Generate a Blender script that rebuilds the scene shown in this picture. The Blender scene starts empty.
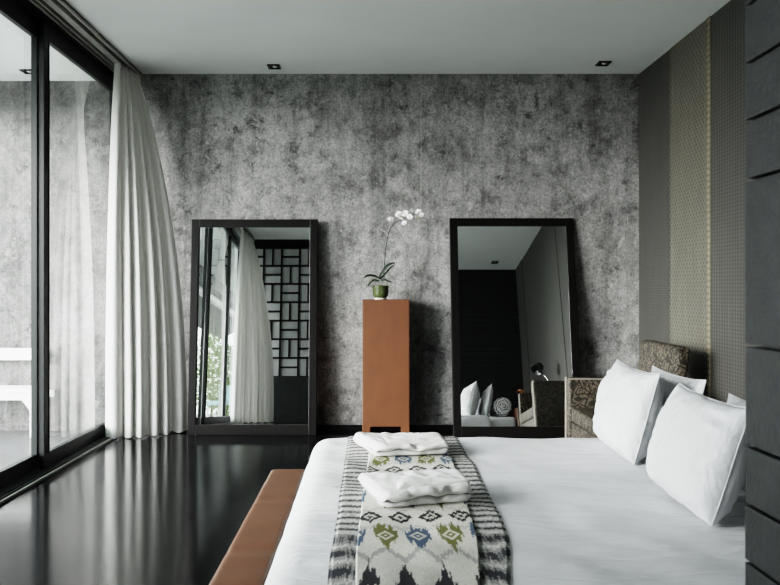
import bpy, bmesh, math, random
from mathutils import Vector, Matrix, noise
random.seed(7)
C = bpy.context.scene.collection
PI = math.pi
EYE, CEIL, WALL = 1.186, 3.016, 5.93
XR, XW = 2.288, -2.15
ZB = 0.45            # top of the made bed

# ------------------------------------------------------------------ materials
def nt(name):
    m = bpy.data.materials.new(name); m.use_nodes = True
    n = m.node_tree; n.nodes.clear()
    out = n.nodes.new('ShaderNodeOutputMaterial')
    return m, n, out
class N:
    def __init__(s, n): s.n = n
    def __call__(s, typ, _in=None, **kw):
        x = s.n.nodes.new(typ)
        for k, v in kw.items(): setattr(x, k, v)
        for k, v in (_in or {}).items():
            if isinstance(v, tuple) and len(v) == 2 and hasattr(v[0], 'outputs'):
                s.n.links.new(v[0].outputs[v[1]], x.inputs[k])
            else:
                x.inputs[k].default_value = v
        return x
def ramp(nn, src, stops):
    r = nn('ShaderNodeValToRGB', {'Fac': src})
    e = r.color_ramp.elements
    while len(e) > 1: e.remove(e[0])
    e[0].position = stops[0][0]; c = stops[0][1]; e[0].color = (c, c, c, 1) if not isinstance(c, tuple) else c + (1,)
    for p, c in stops[1:]:
        q = e.new(p); q.color = (c, c, c, 1) if not isinstance(c, tuple) else c + (1,)
    return r
def mul(nn, a, b, fac=1.0, mode='MULTIPLY'):
    m = nn('ShaderNodeMix', data_type='RGBA', blend_type=mode)
    m.inputs[0].default_value = fac if not isinstance(fac, tuple) else 1
    if isinstance(fac, tuple): nn.n.links.new(fac[0].outputs[fac[1]], m.inputs[0])
    for i, v in ((6, a), (7, b)):
        if isinstance(v, tuple) and hasattr(v[0], 'outputs'): nn.n.links.new(v[0].outputs[v[1]], m.inputs[i])
        else: m.inputs[i].default_value = v
    return m          # output index 2
def simple(name, col, rough=0.6, metal=0.0, nscale=30, namt=0.12, bump=0.0, bscale=None, stretch=(1, 1, 1), spec=0.5, sheen=0.0, transl=0.0):
    m, n, out = nt(name); nn = N(n)
    tc = nn('ShaderNodeTexCoord')
    mp = nn('ShaderNodeMapping', {'Vector': (tc, 'Object'), 'Scale': stretch})
    no = nn('ShaderNodeTexNoise', {'Vector': (mp, 0), 'Scale': nscale, 'Detail': 6.0, 'Roughness': 0.6})
    r = ramp(nn, (no, 0), [(0.3, 1 - namt), (0.7, 1 + 0 * namt)])
    c = mul(nn, col + (1,), (r, 0))
    b = nn('ShaderNodeBsdfPrincipled', {'Base Color': (c, 2), 'Roughness': rough, 'Metallic': metal, 'Specular IOR Level': spec})
    if sheen: b.inputs['Sheen Weight'].default_value = sheen
    if bump:
        n2 = nn('ShaderNodeTexNoise', {'Vector': (mp, 0), 'Scale': bscale or nscale * 3, 'Detail': 4.0})
        bp = nn('ShaderNodeBump', {'Height': (n2, 0), 'Strength': bump, 'Distance': 0.01})
        n.links.new(bp.outputs[0], b.inputs['Normal'])
    last = b
    if transl:
        t = nn('ShaderNodeBsdfTranslucent', {'Color': (c, 2)})
        last = nn('ShaderNodeMixShader', {'Fac': transl})
        n.links.new(b.outputs[0], last.inputs[1]); n.links.new(t.outputs[0], last.inputs[2])
    n.links.new(last.outputs[0], out.inputs[0])
    return m

def concrete(name='aged_concrete', gain=1.0):
    m, n, out = nt(name); nn = N(n)
    tc = nn('ShaderNodeTexCoord')
    def noi(scale, detail=8.0, rough=0.65, st=(1, 1, 1), dist=0.0, loc=(0, 0, 0)):
        mp = nn('ShaderNodeMapping', {'Vector': (tc, 'Object'), 'Scale': st, 'Location': loc})
        return nn('ShaderNodeTexNoise', {'Vector': (mp, 0), 'Scale': scale, 'Detail': detail, 'Roughness': rough, 'Distortion': dist})
    big = noi(0.95, 5, 0.6, (1, 1, 1.2), 0.3, (3.1, 0, 1.7))
    mid = noi(4.6, 12, 0.80, (1, 1, 0.9), 0.25, (0.4, 0, 0.2))
    fine = noi(15, 9, 0.82, (1, 1, 0.85), 0.3)
    grit = noi(55, 4, 0.8)
    streak = noi(2.0, 9, 0.75, (3.4, 1, 0.30), 0.1, (5, 0, 0))
    base = ramp(nn, (big, 0), [(0.25, 0.155), (0.5, 0.215), (0.72, 0.29)])
    r_mid = ramp(nn, (mid, 0), [(0.34, 0.28), (0.42, 0.62), (0.50, 1.0), (0.58, 1.1), (0.70, 1.4)])
    c = mul(nn, (base, 0), (r_mid, 0))
    r_f = ramp(nn, (fine, 0), [(0.34, 0.42), (0.46, 0.9), (0.56, 1.08), (0.68, 1.4)])
    c = mul(nn, (c, 2), (r_f, 0), 1.0)
    r_g = ramp(nn, (grit, 0), [(0.34, 0.45), (0.66, 1.5)])
    c = mul(nn, (c, 2), (r_g, 0), 0.7)
    r_s = ramp(nn, (streak, 0), [(0.34, 0.45), (0.5, 1.0), (0.66, 1.25)])
    c = mul(nn, (c, 2), (r_s, 0), 0.75)
    # dark worn blotches
    bl = noi(4.4, 14, 0.84, (1.0, 1, 1.1), 0.25, (8.3, 0, 4.1))
    r_b = ramp(nn, (bl, 0), [(0.33, 0.0), (0.44, 1.0)])
    c = mul(nn, (c, 2), (0.035, 0.036, 0.036, 1), (ramp(nn, (bl, 0), [(0.385, 0.92), (0.42, 0.4), (0.445, 0.0)]), 0), 'MIX')
    # pale scuffs
    sc = noi(6.0, 12, 0.8, (1, 1, 1), 1.2, (1.7, 0, 9.2))
    c = mul(nn, (c, 2), (0.44, 0.44, 0.43, 1), (ramp(nn, (sc, 0), [(0.58, 0.0), (0.63, 0.5), (0.72, 0.75)]), 0), 'MIX')
    # a fine pale vertical crack
    sx = nn('ShaderNodeSeparateXYZ', {'Vector': (tc, 'Object')})
    wob = noi(9, 3, 0.5, (0, 0, 1))
    m1 = nn('ShaderNodeMath', {0: (wob, 0), 1: 0.03}, operation='MULTIPLY')
    m2 = nn('ShaderNodeMath', {0: (sx, 0), 1: (m1, 0)}, operation='ADD')
    m3 = nn('ShaderNodeMath', {0: (m2, 0), 1: 0.447}, operation='SUBTRACT')
    m4 = nn('ShaderNodeMath', {0: (m3, 0)}, operation='ABSOLUTE')
    m5 = nn('ShaderNodeMath', {0: (m4, 0), 1: 0.005}, operation='LESS_THAN')
    m6 = nn('ShaderNodeMath', {0: (sx, 2), 1: 1.95}, operation='GREATER_THAN')
    m7 = nn('ShaderNodeMath', {0: (m5, 0), 1: (m6, 0)}, operation='MULTIPLY')
    m8 = nn('ShaderNodeMath', {0: (m7, 0), 1: 0.28}, operation='MULTIPLY')
    c = mul(nn, (c, 2), (0.36, 0.36, 0.35, 1), (m8, 0), 'MIX')
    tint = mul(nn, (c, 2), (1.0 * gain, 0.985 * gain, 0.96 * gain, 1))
    rr = ramp(nn, (mid, 0), [(0.3, 0.5), (0.7, 0.75)])
    bp = nn('ShaderNodeBump', {'Height': (fine, 0), 'Strength': 0.25, 'Distance': 0.01})
    b = nn('ShaderNodeBsdfPrincipled', {'Base Color': (tint, 2), 'Roughness': (rr, 0), 'Normal': (bp, 0), 'Specular IOR Level': 0.35})
    n.links.new(b.outputs[0], out.inputs[0]); return m

def floor_mat(name, lo, hi, r0, r1):
    m, n, out = nt(name); nn = N(n)
    tc = nn('ShaderNodeTexCoord')
    a = nn('ShaderNodeTexNoise', {'Vector': (tc, 'Object'), 'Scale': 1.6, 'Detail': 9.0, 'Roughness': 0.65, 'Distortion': 0.5})
    f = nn('ShaderNodeTexNoise', {'Vector': (tc, 'Object'), 'Scale': 9.0, 'Detail': 8.0, 'Roughness': 0.7, 'Distortion': 0.4})
    c1 = ramp(nn, (a, 0), [(0.3, lo), (0.7, hi)])
    c2 = ramp(nn, (f, 0), [(0.3, 0.7), (0.62, 1.0), (0.72, 1.9)])
    c = mul(nn, (c1, 0), (c2, 0))
    r = ramp(nn, (a, 0), [(0.3, r0), (0.7, r1)])
    bp = nn('ShaderNodeBump', {'Height': (f, 0), 'Strength': 0.06, 'Distance': 0.01})
    b = nn('ShaderNodeBsdfPrincipled', {'Base Color': (c, 2), 'Roughness': (r, 0), 'Normal': (bp, 0), 'Specular IOR Level': 0.42})
    n.links.new(b.outputs[0], out.inputs[0]); return m

def weave(name, c0, c1, sx, sz, dots=False, rough=0.75):
    """woven panel on the right wall: object YZ plane"""
    m, n, out = nt(name); nn = N(n)
    tc = nn('ShaderNodeTexCoord')
    s = nn('ShaderNodeSeparateXYZ', {'Vector': (tc, 'Object')})
    def wave(idx, f, ph=0.0):
        a = nn('ShaderNodeMath', {0: (s, idx), 1: f}, operation='MULTIPLY')
        b = nn('ShaderNodeMath', {0: (a, 0), 1: ph}, operation='ADD')
        return nn('ShaderNodeMath', {0: (b, 0)}, operation='SINE')
    if dots:   # staggered dots
        a = wave(1, sx); b = wave(2, sz)
        p = nn('ShaderNodeMath', {0: (a, 0), 1: (b, 0)}, operation='MULTIPLY')
        v = ramp(nn, (p, 0), [(0.25, 1.0), (0.6, 0.12)])
    else:
        a = wave(1, sx); b = wave(2, sz)
        p0 = nn('ShaderNodeMath', {0: (a, 0), 1: (b, 0)}, operation='ADD')
        p = nn('ShaderNodeMath', {0: (p0, 0), 1: 0.25, 2: 0.5}, operation='MULTIPLY_ADD')
        v = ramp(nn, (p, 0), [(0.2, 0.15), (0.8, 1.0)])
    no = nn('ShaderNodeTexNoise', {'Vector': (tc, 'Object'), 'Scale': 120.0, 'Detail': 4.0, 'Roughness': 0.8})
    nr = ramp(nn, (no, 0), [(0.3, 0.4), (0.7, 1.5)])
    mp = nn('ShaderNodeMapping', {'Vector': (tc, 'Object'), 'Scale': (1, 14, 0.8)})
    no2 = nn('ShaderNodeTexNoise', {'Vector': (mp, 0), 'Scale': 3.0, 'Detail': 4.0})
    nr2 = ramp(nn, (no2, 0), [(0.3, 0.75), (0.7, 1.2)])
    c = mul(nn, c0 + (1,), c1 + (1,), (v, 0), 'MIX')
    c = mul(nn, (c, 2), (nr, 0), 0.8); c = mul(nn, (c, 2), (nr2, 0))
    bp = nn('ShaderNodeBump', {'Height': (v, 0), 'Strength': 0.35, 'Distance': 0.004})
    b = nn('ShaderNodeBsdfPrincipled', {'Base Color': (c, 2), 'Roughness': rough, 'Normal': (bp, 0), 'Specular IOR Level': 0.5, 'Sheen Weight': 0.15})
    n.links.new(b.outputs[0], out.inputs[0]); return m

def damask(name, dark, light):
    m, n, out = nt(name); nn = N(n)
    tc = nn('ShaderNodeTexCoord')
    d = nn('ShaderNodeTexNoise', {'Vector': (tc, 'Object'), 'Scale': 9.0, 'Detail': 3.0})
    mx = nn('ShaderNodeMix', data_type='RGBA', blend_type='ADD'); mx.inputs[0].default_value = 0.12
    n.links.new(tc.outputs['Object'], mx.inputs[6]); n.links.new(d.outputs[1], mx.inputs[7])
    v = nn('ShaderNodeTexVoronoi', {'Vector': (mx, 2), 'Scale': 12.0}, feature='DISTANCE_TO_EDGE')
    w = nn('ShaderNodeTexNoise', {'Vector': (tc, 'Object'), 'Scale': 28.0, 'Detail': 3.0, 'Roughness': 0.6, 'Distortion': 2.5})
    r1 = ramp(nn, (v, 0), [(0.03, 0.0), (0.07, 1.0), (0.2, 0.75), (0.26, 0.1)])
    r2 = ramp(nn, (w, 0), [(0.42, 0.05), (0.54, 1.0)])
    f = mul(nn, (r1, 0), (r2, 0))
    c = mul(nn, dark + (1,), light + (1,), (f, 2), 'MIX')
    b = nn('ShaderNodeBsdfPrincipled', {'Base Color': (c, 2), 'Roughness': 0.7, 'Specular IOR Level': 0.3})
    n.links.new(b.outputs[0], out.inputs[0]); return m

def attr_mat(name):
    m, n, out = nt(name); nn = N(n)
    a = nn('ShaderNodeVertexColor', layer_name='Col')
    tc = nn('ShaderNodeTexCoord')
    no = nn('ShaderNodeTexNoise', {'Vector': (tc, 'Object'), 'Scale': 260.0, 'Detail': 2.0})
    r = ramp(nn, (no, 0), [(0.3, 0.72), (0.7, 1.12)])
    c = mul(nn, (a, 0), (r, 0))
    bp = nn('ShaderNodeBump', {'Height': (no, 0), 'Strength': 0.4, 'Distance': 0.003})
    b = nn('ShaderNodeBsdfPrincipled', {'Base Color': (c, 2), 'Roughness': 0.9, 'Normal': (bp, 0), 'Specular IOR Level': 0.2})
    n.links.new(b.outputs[0], out.inputs[0]); return m

def glass_mat():
    m, n, out = nt('clear_pane_glass'); nn = N(n)
    f = nn('ShaderNodeFresnel', {'IOR': 1.5})
    k = nn('ShaderNodeMath', {0: (f, 0), 1: 1.9}, operation='MULTIPLY'); k.use_clamp = True
    t = nn('ShaderNodeBsdfTransparent', {'Color': (0.78, 0.79, 0.78, 1)})
    g = nn('ShaderNodeBsdfGlossy', {'Color': (1, 1, 1, 1), 'Roughness': 0.0})
    x = nn('ShaderNodeMixShader', {'Fac': (k, 0)})
    n.links.new(t.outputs[0], x.inputs[1]); n.links.new(g.outputs[0], x.inputs[2])
    n.links.new(x.outputs[0], out.inputs[0]); return m

def spiral_mat():
    m, n, out = nt('striped_roll_fabric'); nn = N(n)
    tc = nn('ShaderNodeTexCoord')
    w = nn('ShaderNodeTexWave', {'Vector': (tc, 'Object'), 'Scale': 14.0, 'Distortion': 5.0, 'Detail': 2.0, 'Detail Scale': 2.0}, wave_type='RINGS', rings_direction='Y')
    r = ramp(nn, (w, 0), [(0.3, 0.03), (0.45, 0.5), (1.0, 0.62)])
    b = nn('ShaderNodeBsdfPrincipled', {'Base Color': (r, 0), 'Roughness': 0.9})
    n.links.new(b.outputs[0], out.inputs[0]); return m

def emit_none(): pass
def creased(name, col, seed=0.0, strength=0.35, rot=0.65):
    m, n, out = nt(name); nn = N(n)
    tc = nn('ShaderNodeTexCoord')
    def ns(sc, st, rz, det=5.0, dist=0.6):
        mp = nn('ShaderNodeMapping', {'Vector': (tc, 'Object'), 'Rotation': (0, 0, rz), 'Scale': st, 'Location': (seed, seed, 0)})
        return nn('ShaderNodeTexNoise', {'Vector': (mp, 0), 'Scale': sc, 'Detail': det, 'Roughness': 0.6, 'Distortion': dist})
    a = ns(5.0, (0.55, 2.6, 1.0), rot); b = ns(14.0, (0.6, 2.0, 1.2), rot - 0.5); f = ns(220.0, (1, 1, 1), 0, 2.0, 0.0)
    h = nn('ShaderNodeMath', {0: (a, 0), 1: 1.0}, operation='MULTIPLY')
    h2 = nn('ShaderNodeMath', {0: (b, 0), 1: 0.35, 2: (h, 0)}, operation='MULTIPLY_ADD')
    h3 = nn('ShaderNodeMath', {0: (f, 0), 1: 0.012, 2: (h2, 0)}, operation='MULTIPLY_ADD')
    bp = nn('ShaderNodeBump', {'Height': (h3, 0), 'Strength': strength, 'Distance': 0.02})
    p = nn('ShaderNodeBsdfPrincipled', {'Base Color': col + (1,), 'Roughness': 0.75, 'Specular IOR Level': 0.2, 'Sheen Weight': 0.1, 'Normal': (bp, 0)})
    n.links.new(p.outputs[0], out.inputs[0]); return m
M = {}
M['concrete'] = concrete()
M['concrete_out'] = concrete('dimmed_terrace_concrete', 0.68)  # same concrete, colour darkened to offset the strong light on the terrace wall
M['ceiling'] = simple('ceiling_plaster', (0.80, 0.83, 0.81), 0.8, nscale=2.0, namt=0.06)
M['floor'] = floor_mat('black_polished_floor', (0.003, 0.003, 0.0032), (0.008, 0.0082, 0.0085), 0.07, 0.15)
M['terrace'] = floor_mat('terrace_cement', (0.11, 0.112, 0.112), (0.19, 0.192, 0.192), 0.25, 0.4)
M['black_metal'] = simple('black_window_metal', (0.006, 0.008, 0.008), 0.35, 0.0, 40, 0.2)
M['grey_metal'] = simple('grey_track_metal', (0.40, 0.40, 0.37), 0.4, 0.3, 40, 0.2)
M['black_wood'] = simple('black_stained_wood', (0.0055, 0.005, 0.0048), 0.4, 0, 12, 0.4, 0.15, 40, (6, 6, 0.6), 0.18)
M['plank'] = simple('dark_green_black_plank', (0.019, 0.0215, 0.0215), 0.5, 0, 9, 0.45, 0.12, 30, (0.6, 4, 4), 0.25)
M['plank2'] = simple('dark_core_wood', (0.004, 0.005, 0.005), 0.7)
M['mirror'] = simple('mirror_silver', (0.90, 0.92, 0.91), 0.0, 1.0, 2, 0.0)
M['curtain'] = simple('grey_linen_curtain', (0.66, 0.66, 0.63), 0.85, 0, 90, 0.12, 0.2, 300, (1, 1, 0.3), 0.15, 0.1, 0.07)
M['leather'] = simple('cognac_leather', (0.105, 0.047, 0.024), 0.38, 0, 14, 0.28, 0.12, 160)
M['copper_wood'] = simple('rust_brown_veneer', (0.098, 0.034, 0.012), 0.5, 0, 10, 0.25, 0.08, 60, (1, 1, 0.5))
M['white'] = creased('white_bed_linen', (0.57, 0.582, 0.602), 0.0, 1.0, 0.7)
M['pillow'] = creased('white_pillow_cotton', (0.53, 0.54, 0.555), 3.0, 0.9, 0.3)
M['towel'] = simple('white_terry', (0.60, 0.60, 0.585), 0.95, 0, 120, 0.14, 0.5, 260, (1, 1, 1), 0.1, 0.3)
M['damask'] = damask('brown_damask', (0.008, 0.0065, 0.005), (0.095, 0.079, 0.058))
M['damask_dark'] = damask('dark_damask', (0.009, 0.008, 0.007), (0.045, 0.039, 0.030))
M['piping'] = simple('pale_piping', (0.26, 0.24, 0.20), 0.7)
M['beige'] = simple('beige_upholstery', (0.50, 0.46, 0.39), 0.8)
M['runner'] = attr_mat('ikat_runner_cloth')
M['glass'] = glass_mat()
M['white_paint'] = simple('white_painted_wood', (0.80, 0.80, 0.78), 0.5, 0, 10, 0.06)
M['pot'] = simple('green_glaze', (0.060, 0.078, 0.028), 0.15, 0, 9, 0.55)
M['potfoot'] = simple('pale_clay', (0.45, 0.43, 0.36), 0.7)
M['moss'] = simple('grey_moss', (0.10, 0.11, 0.075), 0.95, 0, 60, 0.6, 0.6)
M['leaf'] = simple('dark_orchid_leaf', (0.005, 0.010, 0.005), 0.45, spec=0.25)
M['root'] = simple('orchid_root', (0.05, 0.075, 0.035), 0.6)
M['petal'] = simple('white_petal', (0.95, 0.95, 0.95), 0.6, 0, 30, 0.03, transl=0.2)
M['lip'] = simple('yellow_flower_lip', (0.62, 0.48, 0.22), 0.6)
M['copper'] = simple('polished_copper', (0.75, 0.33, 0.16), 0.22, 1.0)
M['chrome'] = simple('chrome', (0.75, 0.76, 0.76), 0.12, 1.0, 10, 0.02)
M['black_gloss'] = simple('black_lamp_enamel', (0.006, 0.006, 0.006), 0.2)
M['frost'] = simple('frosted_panel', (0.36, 0.37, 0.365), 0.6, 0, 3, 0.12)
M['spiral'] = spiral_mat()
M['foliage'] = simple('garden_foliage', (0.16, 0.25, 0.05), 0.6, 0, 3, 0.7, transl=0.3)
M['bark'] = simple('garden_bark', (0.10, 0.08, 0.06), 0.9)
M['ground'] = simple('garden_gravel', (0.20, 0.21, 0.18), 0.9, 0, 4, 0.4)
M['thatch'] = simple('grey_shingle', (0.20, 0.20, 0.19), 0.9, 0, 16, 0.6, 0.5, 40, (1, 0.3, 3))
M['teal'] = simple('pale_teal_fabric', (0.30, 0.48, 0.48), 0.8)
M['bulb'] = simple('lamp_reflector', (0.8, 0.8, 0.78), 0.2, 0.6)
M['fab1'] = weave('dark_woven_fabric', (0.005, 0.005, 0.004), (0.030, 0.028, 0.022), 300, 340)
M['fab2'] = weave('dotted_gold_fabric', (0.010, 0.009, 0.006), (0.074, 0.068, 0.051), 150, 118, True)
M['fab3'] = weave('grey_linen_fabric', (0.006, 0.006, 0.005), (0.041, 0.0385, 0.031), 190, 260)
M['fab_edge'] = weave('gold_edge_fabric', (0.03, 0.026, 0.016), (0.16, 0.138, 0.09), 30, 150)

# ------------------------------------------------------------------ mesh helpers
def box(bm, x0, x1, y0, y1, z0, z1, bev=0.0, seg=2):
    vs = [bm.verts.new((x, y, z)) for x in (x0, x1) for y in (y0, y1) for z in (z0, z1)]
    f = [(0, 1, 3, 2), (4, 6, 7, 5), (0, 4, 5, 1), (2, 3, 7, 6), (0, 2, 6, 4), (1, 5, 7, 3)]
    fs = [bm.faces.new([vs[i] for i in q]) for q in f]
    if bev:
        es = list({e for q in fs for e in q.edges})
        bmesh.ops.bevel(bm, geom=es, offset=bev, segments=seg, profile=0.6, affect='EDGES')
    return vs
def tube(bm, pts, rad, seg=8, cap=True):
    pts = [Vector(p) for p in pts]; rings = []
    n = len(pts)
    for i, p in enumerate(pts):
        d = (pts[min(i + 1, n - 1)] - pts[max(i - 1, 0)]).normalized()
        a = d.orthogonal().normalized() if i == 0 else (prev - d * prev.dot(d)).normalized()
        prev = a; b = d.cross(a)
        r = rad[i] if isinstance(rad, (list, tuple)) else rad
        rings.append([bm.verts.new(p + a * (r * math.cos(t * 2 * PI / seg)) + b * (r * math.sin(t * 2 * PI / seg))) for t in range(seg)])
    for q, w in zip(rings, rings[1:]):
        for k in range(seg): bm.faces.new((q[k], q[(k + 1) % seg], w[(k + 1) % seg], w[k]))
    if cap:
        bm.faces.new(rings[0][::-1]); bm.faces.new(rings[-1])
def lathe(bm, prof, seg=28, center=(0, 0, 0), axis=None):
    rings = []
    M4 = Matrix.Translation(center)
    if axis is not None: M4 = M4 @ Vector((0, 0, 1)).rotation_difference(Vector(axis)).to_matrix().to_4x4()
    for r, z in prof:
        rings.append([bm.verts.new(M4 @ Vector((max(r, 1e-4) * math.cos(k * 2 * PI / seg), max(r, 1e-4) * math.sin(k * 2 * PI / seg), z))) for k in range(seg)])
    for q, w in zip(rings, rings[1:]):
        for k in range(seg): bm.faces.new((q[k], q[(k + 1) % seg], w[(k + 1) % seg], w[k]))
def grid(bm, f, nu, nv, closed_u=False):
    vs = [[bm.verts.new(f(i / (nu if closed_u else nu - 1), j / (nv - 1))) for j in range(nv)] for i in range(nu)]
    for i in range(nu if closed_u else nu - 1):
        for j in range(nv - 1):
            bm.faces.new((vs[i][j], vs[(i + 1) % nu][j], vs[(i + 1) % nu][j + 1], vs[i][j + 1]))
    return vs
def bez(p, n=16):
    """Catmull-Rom through points"""
    p = [Vector(q) for q in p]; q = [p[0]] + p + [p[-1]]; out = []
    for i in range(1, len(q) - 2):
        for k in range(n):
            t = k / n
            out.append(0.5 * ((2 * q[i]) + (-q[i - 1] + q[i + 1]) * t + (2 * q[i - 1] - 5 * q[i] + 4 * q[i + 1] - q[i + 2]) * t * t + (-q[i - 1] + 3 * q[i] - 3 * q[i + 1] + q[i + 2]) * t ** 3))
    out.append(p[-1]); return out

def obj(name, bm, m, parent=None, smooth=False, solid=0.0, subd=0):
    bmesh.ops.recalc_face_normals(bm, faces=bm.faces)
    me = bpy.data.meshes.new(name); bm.to_mesh(me); bm.free()
    o = bpy.data.objects.new(name, me); C.objects.link(o)
    me.materials.append(M[m] if isinstance(m, str) else m)
    if smooth:
        for p in me.polygons: p.use_smooth = True
    if solid:
        s = o.modifiers.new('solid', 'SOLIDIFY'); s.thickness = solid; s.offset = -1
    if subd:
        s = o.modifiers.new('sub', 'SUBSURF'); s.levels = subd; s.render_levels = subd
    if parent: o.parent = parent
    return o
def ob(name, m, parent, fn, **kw):
    bm = bmesh.new(); fn(bm); return obj(name, bm, m, parent, **kw)
def boxobj(name, m, parent, *a, bev=0.0, seg=2, smooth=False):
    return ob(name, m, parent, lambda bm: box(bm, *a, bev=bev, seg=seg), smooth=smooth)
def thing(name, label, cat, loc=(0, 0, 0), group=None, rot=(0, 0, 0)):
    o = bpy.data.objects.new(name, None); C.objects.link(o); o.empty_display_size = 0.1
    o.location = loc; o.rotation_euler = rot
    return tag(o, label, cat, group)
def tag(o, label, cat, group=None):
    o['label'] = label; o['category'] = cat
    if group: o['group'] = group
    return o
def struct(o): o['kind'] = 'structure'; return o
def dup(r, label, loc=None, rot=None, scale=None):
    c = r.copy(); C.objects.link(c); c['label'] = label
    for ch in list(r.children):
        k = ch.copy(); C.objects.link(k); k.parent = c
        for g in ch.children:
            d = g.copy(); C.objects.link(d); d.parent = k
    if loc: c.location = loc
    if rot: c.rotation_euler = rot
    if scale: c.scale = scale
    return c
def nz(x, y, z=0.0): return noise.noise(Vector((x, y, z)))

# ------------------------------------------------------------------ the setting
struct(boxobj('floor', 'floor', None, -2.05, XR, -2.5, WALL, -0.12, 0.0))
struct(boxobj('terrace_floor', 'terrace', None, -4.6, -2.05, -9.0, WALL, -0.12, -0.004))
struct(boxobj('ceiling', 'ceiling', None, -2.26, XR + 0.1, -2.5, WALL + 0.1, CEIL, CEIL + 0.2))
struct(boxobj('terrace_ceiling', 'ceiling', None, -3.30, -2.26, -9.0, WALL + 0.1, 2.957, CEIL + 0.2))
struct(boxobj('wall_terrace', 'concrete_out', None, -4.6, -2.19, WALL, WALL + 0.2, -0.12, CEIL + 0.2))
def wb(bm): box(bm, -2.19, XR + 0.1, WALL, WALL + 0.2, -0.12, CEIL + 0.2)
struct(ob('wall_back', 'concrete', None, wb))
struct(boxobj('baseboard_back', 'black_wood', None, -2.03, XR, WALL - 0.012, WALL, 0.0, 0.045))
wr = struct(boxobj('wall_right', 'fab1', None, XR, XR + 0.15, -2.5, WALL, -0.1, CEIL))
ye = [5.93, 5.30, 4.67, 4.04, 3.41, 2.78, 2.15, 1.52, 1.075]
kinds = ['fab1', 'fab2', 'fab3', 'fab1', 'fab3', 'fab1', 'fab3', 'fab1']
for i in range(len(ye) - 1):
    th = (0.010, 0.016, 0.012)[i % 3]
    boxobj('fabric_panel', kinds[i], wr, XR - th, XR, ye[i + 1], ye[i], 0.0, CEIL, bev=0.003)
    if i == 1: boxobj('edge_band', 'fab_edge', wr, XR - th - 0.004, XR - th, ye[i + 1] + 0.004, ye[i + 1] + 0.045, 0.0, CEIL)
# dark plank wall beside the bed with its end beside the camera
def planks(bm):
    rnd = random.Random(3)
    zs = [0.0, 0.09, 0.18, 0.27, 0.36, 0.45, 0.53, 0.60, 0.686, 0.773, 0.86, 0.949, 1.102, 1.353, 1.443, 1.53]
    z = 1.53
    while z < CEIL - 0.05: z += 0.088; zs.append(min(z, CEIL))
    zs[-1] = CEIL
    for a, b in zip(zs, zs[1:]):
        d = rnd.uniform(-0.0015, 0.0015)
        box(bm, 0.573 + d, XR, 0.80, 1.07 + rnd.uniform(-0.001, 0.001), a + 0.0025, b - 0.0025, bev=0.0015, seg=2)
wf = struct(ob('wall_front', 'plank', None, planks))
boxobj('backing_core', 'plank2', wf, 0.590, XR, 0.82, 1.05, 0.0, CEIL)
# lattice screen wall behind the viewer, seen in the left mirror
wl = struct(boxobj('wall_front_left', 'frost', None, -2.12, -0.556, 0.06, 0.10, 0.0, CEIL))
def lattice(bm):
    x0, x1, z0, z1 = -2.073, -0.573, 0.73, CEIL - 0.14
    t = 0.014; nx = 5; nzr = 7
    px = (x1 - x0) / nx; pz = (z1 - z0) / nzr
    for i in range(nx + 1): box(bm, x0 + i * px - t, x0 + i * px + t, 0.10, 0.135, z0, z1)
    for j in range(nzr + 1): box(bm, x0, x1, 0.10, 0.134, z0 + j * pz - t, z0 + j * pz + t)
    for i in range(nx):
        for j in range(nzr):
            cx = x0 + (i + .5) * px; cz = z0 + (j + .5) * pz
            if (i + j) % 2: box(bm, cx - t, cx + t, 0.10, 0.133, cz - pz / 2, cz + pz / 2)
            else: box(bm, cx - px / 2, cx + px / 2, 0.10, 0.133, cz - t, cz + t)
ob('lattice_screen', 'black_wood', wl, lattice)
boxobj('lower_panel', 'plank', wl, -2.12, -0.556, 0.10, 0.14, 0.0, 0.73)
boxobj('header_beam', 'black_wood', wl, -2.12, -0.556, 0.10, 0.15, CEIL - 0.14, CEIL)

struct(boxobj('wall_rear', 'ceiling', None, -2.2, XR + 0.1, -2.6, -2.5, 0.0, CEIL))
# sliding glass wall on the left
win = bpy.data.objects.new('window_1', None); C.objects.link(win); struct(win)
def door_panel(y0, y1, x, st0=0.06, st1=0.06):
    def fr(bm):
        box(bm, x - 0.019, x + 0.019, y0, y0 + st0, 0.012, 2.96, bev=0.004)
        box(bm, x - 0.019, x + 0.019, y1 - st1, y1, 0.012, 2.96, bev=0.004)
        box(bm, x - 0.018, x + 0.018, y0 + st0, y1 - st1, 0.012, 0.11, bev=0.004)
        box(bm, x - 0.018, x + 0.018, y0 + st0, y1 - st1, 2.84, 2.96, bev=0.004)
        for yy in (y0 + st0, y1 - st1 - 0.012): box(bm, x - 0.014, x + 0.023, yy, yy + 0.009, 0.11, 2.84)
    f = ob('sliding_panel_frame', 'black_metal', win, fr)
    ob('glass_pane', 'glass', f, lambda bm: bm.faces.new([bm.verts.new(p) for p in ((x, y0 + st0, .11), (x, y1 - st1, .11), (x, y1 - st1, 2.84), (x, y0 + st0, 2.84))]))
door_panel(4.58, 5.90, XW)
door_panel(2.37, 4.64, XW - 0.048)
door_panel(1.05, 2.43, XW)
door_panel(0.02, 1.11, XW - 0.048)
struct(boxobj('trim_1', 'black_metal', None, XW - 0.13, XW + 0.05, 0.0, WALL, 2.96, CEIL + 0.01))
tr = struct(boxobj('trim_2', 'black_metal', None, XW - 0.13, -2.03, 0.0, WALL, -0.004, 0.010))
for xx in (-2.105, -2.075, -2.045): boxobj('track_rib', 'grey_metal' if xx > -2.05 else 'black_metal', tr, xx - 0.005, xx + 0.005, 0.0, WALL, 0.009, 0.017)
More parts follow.
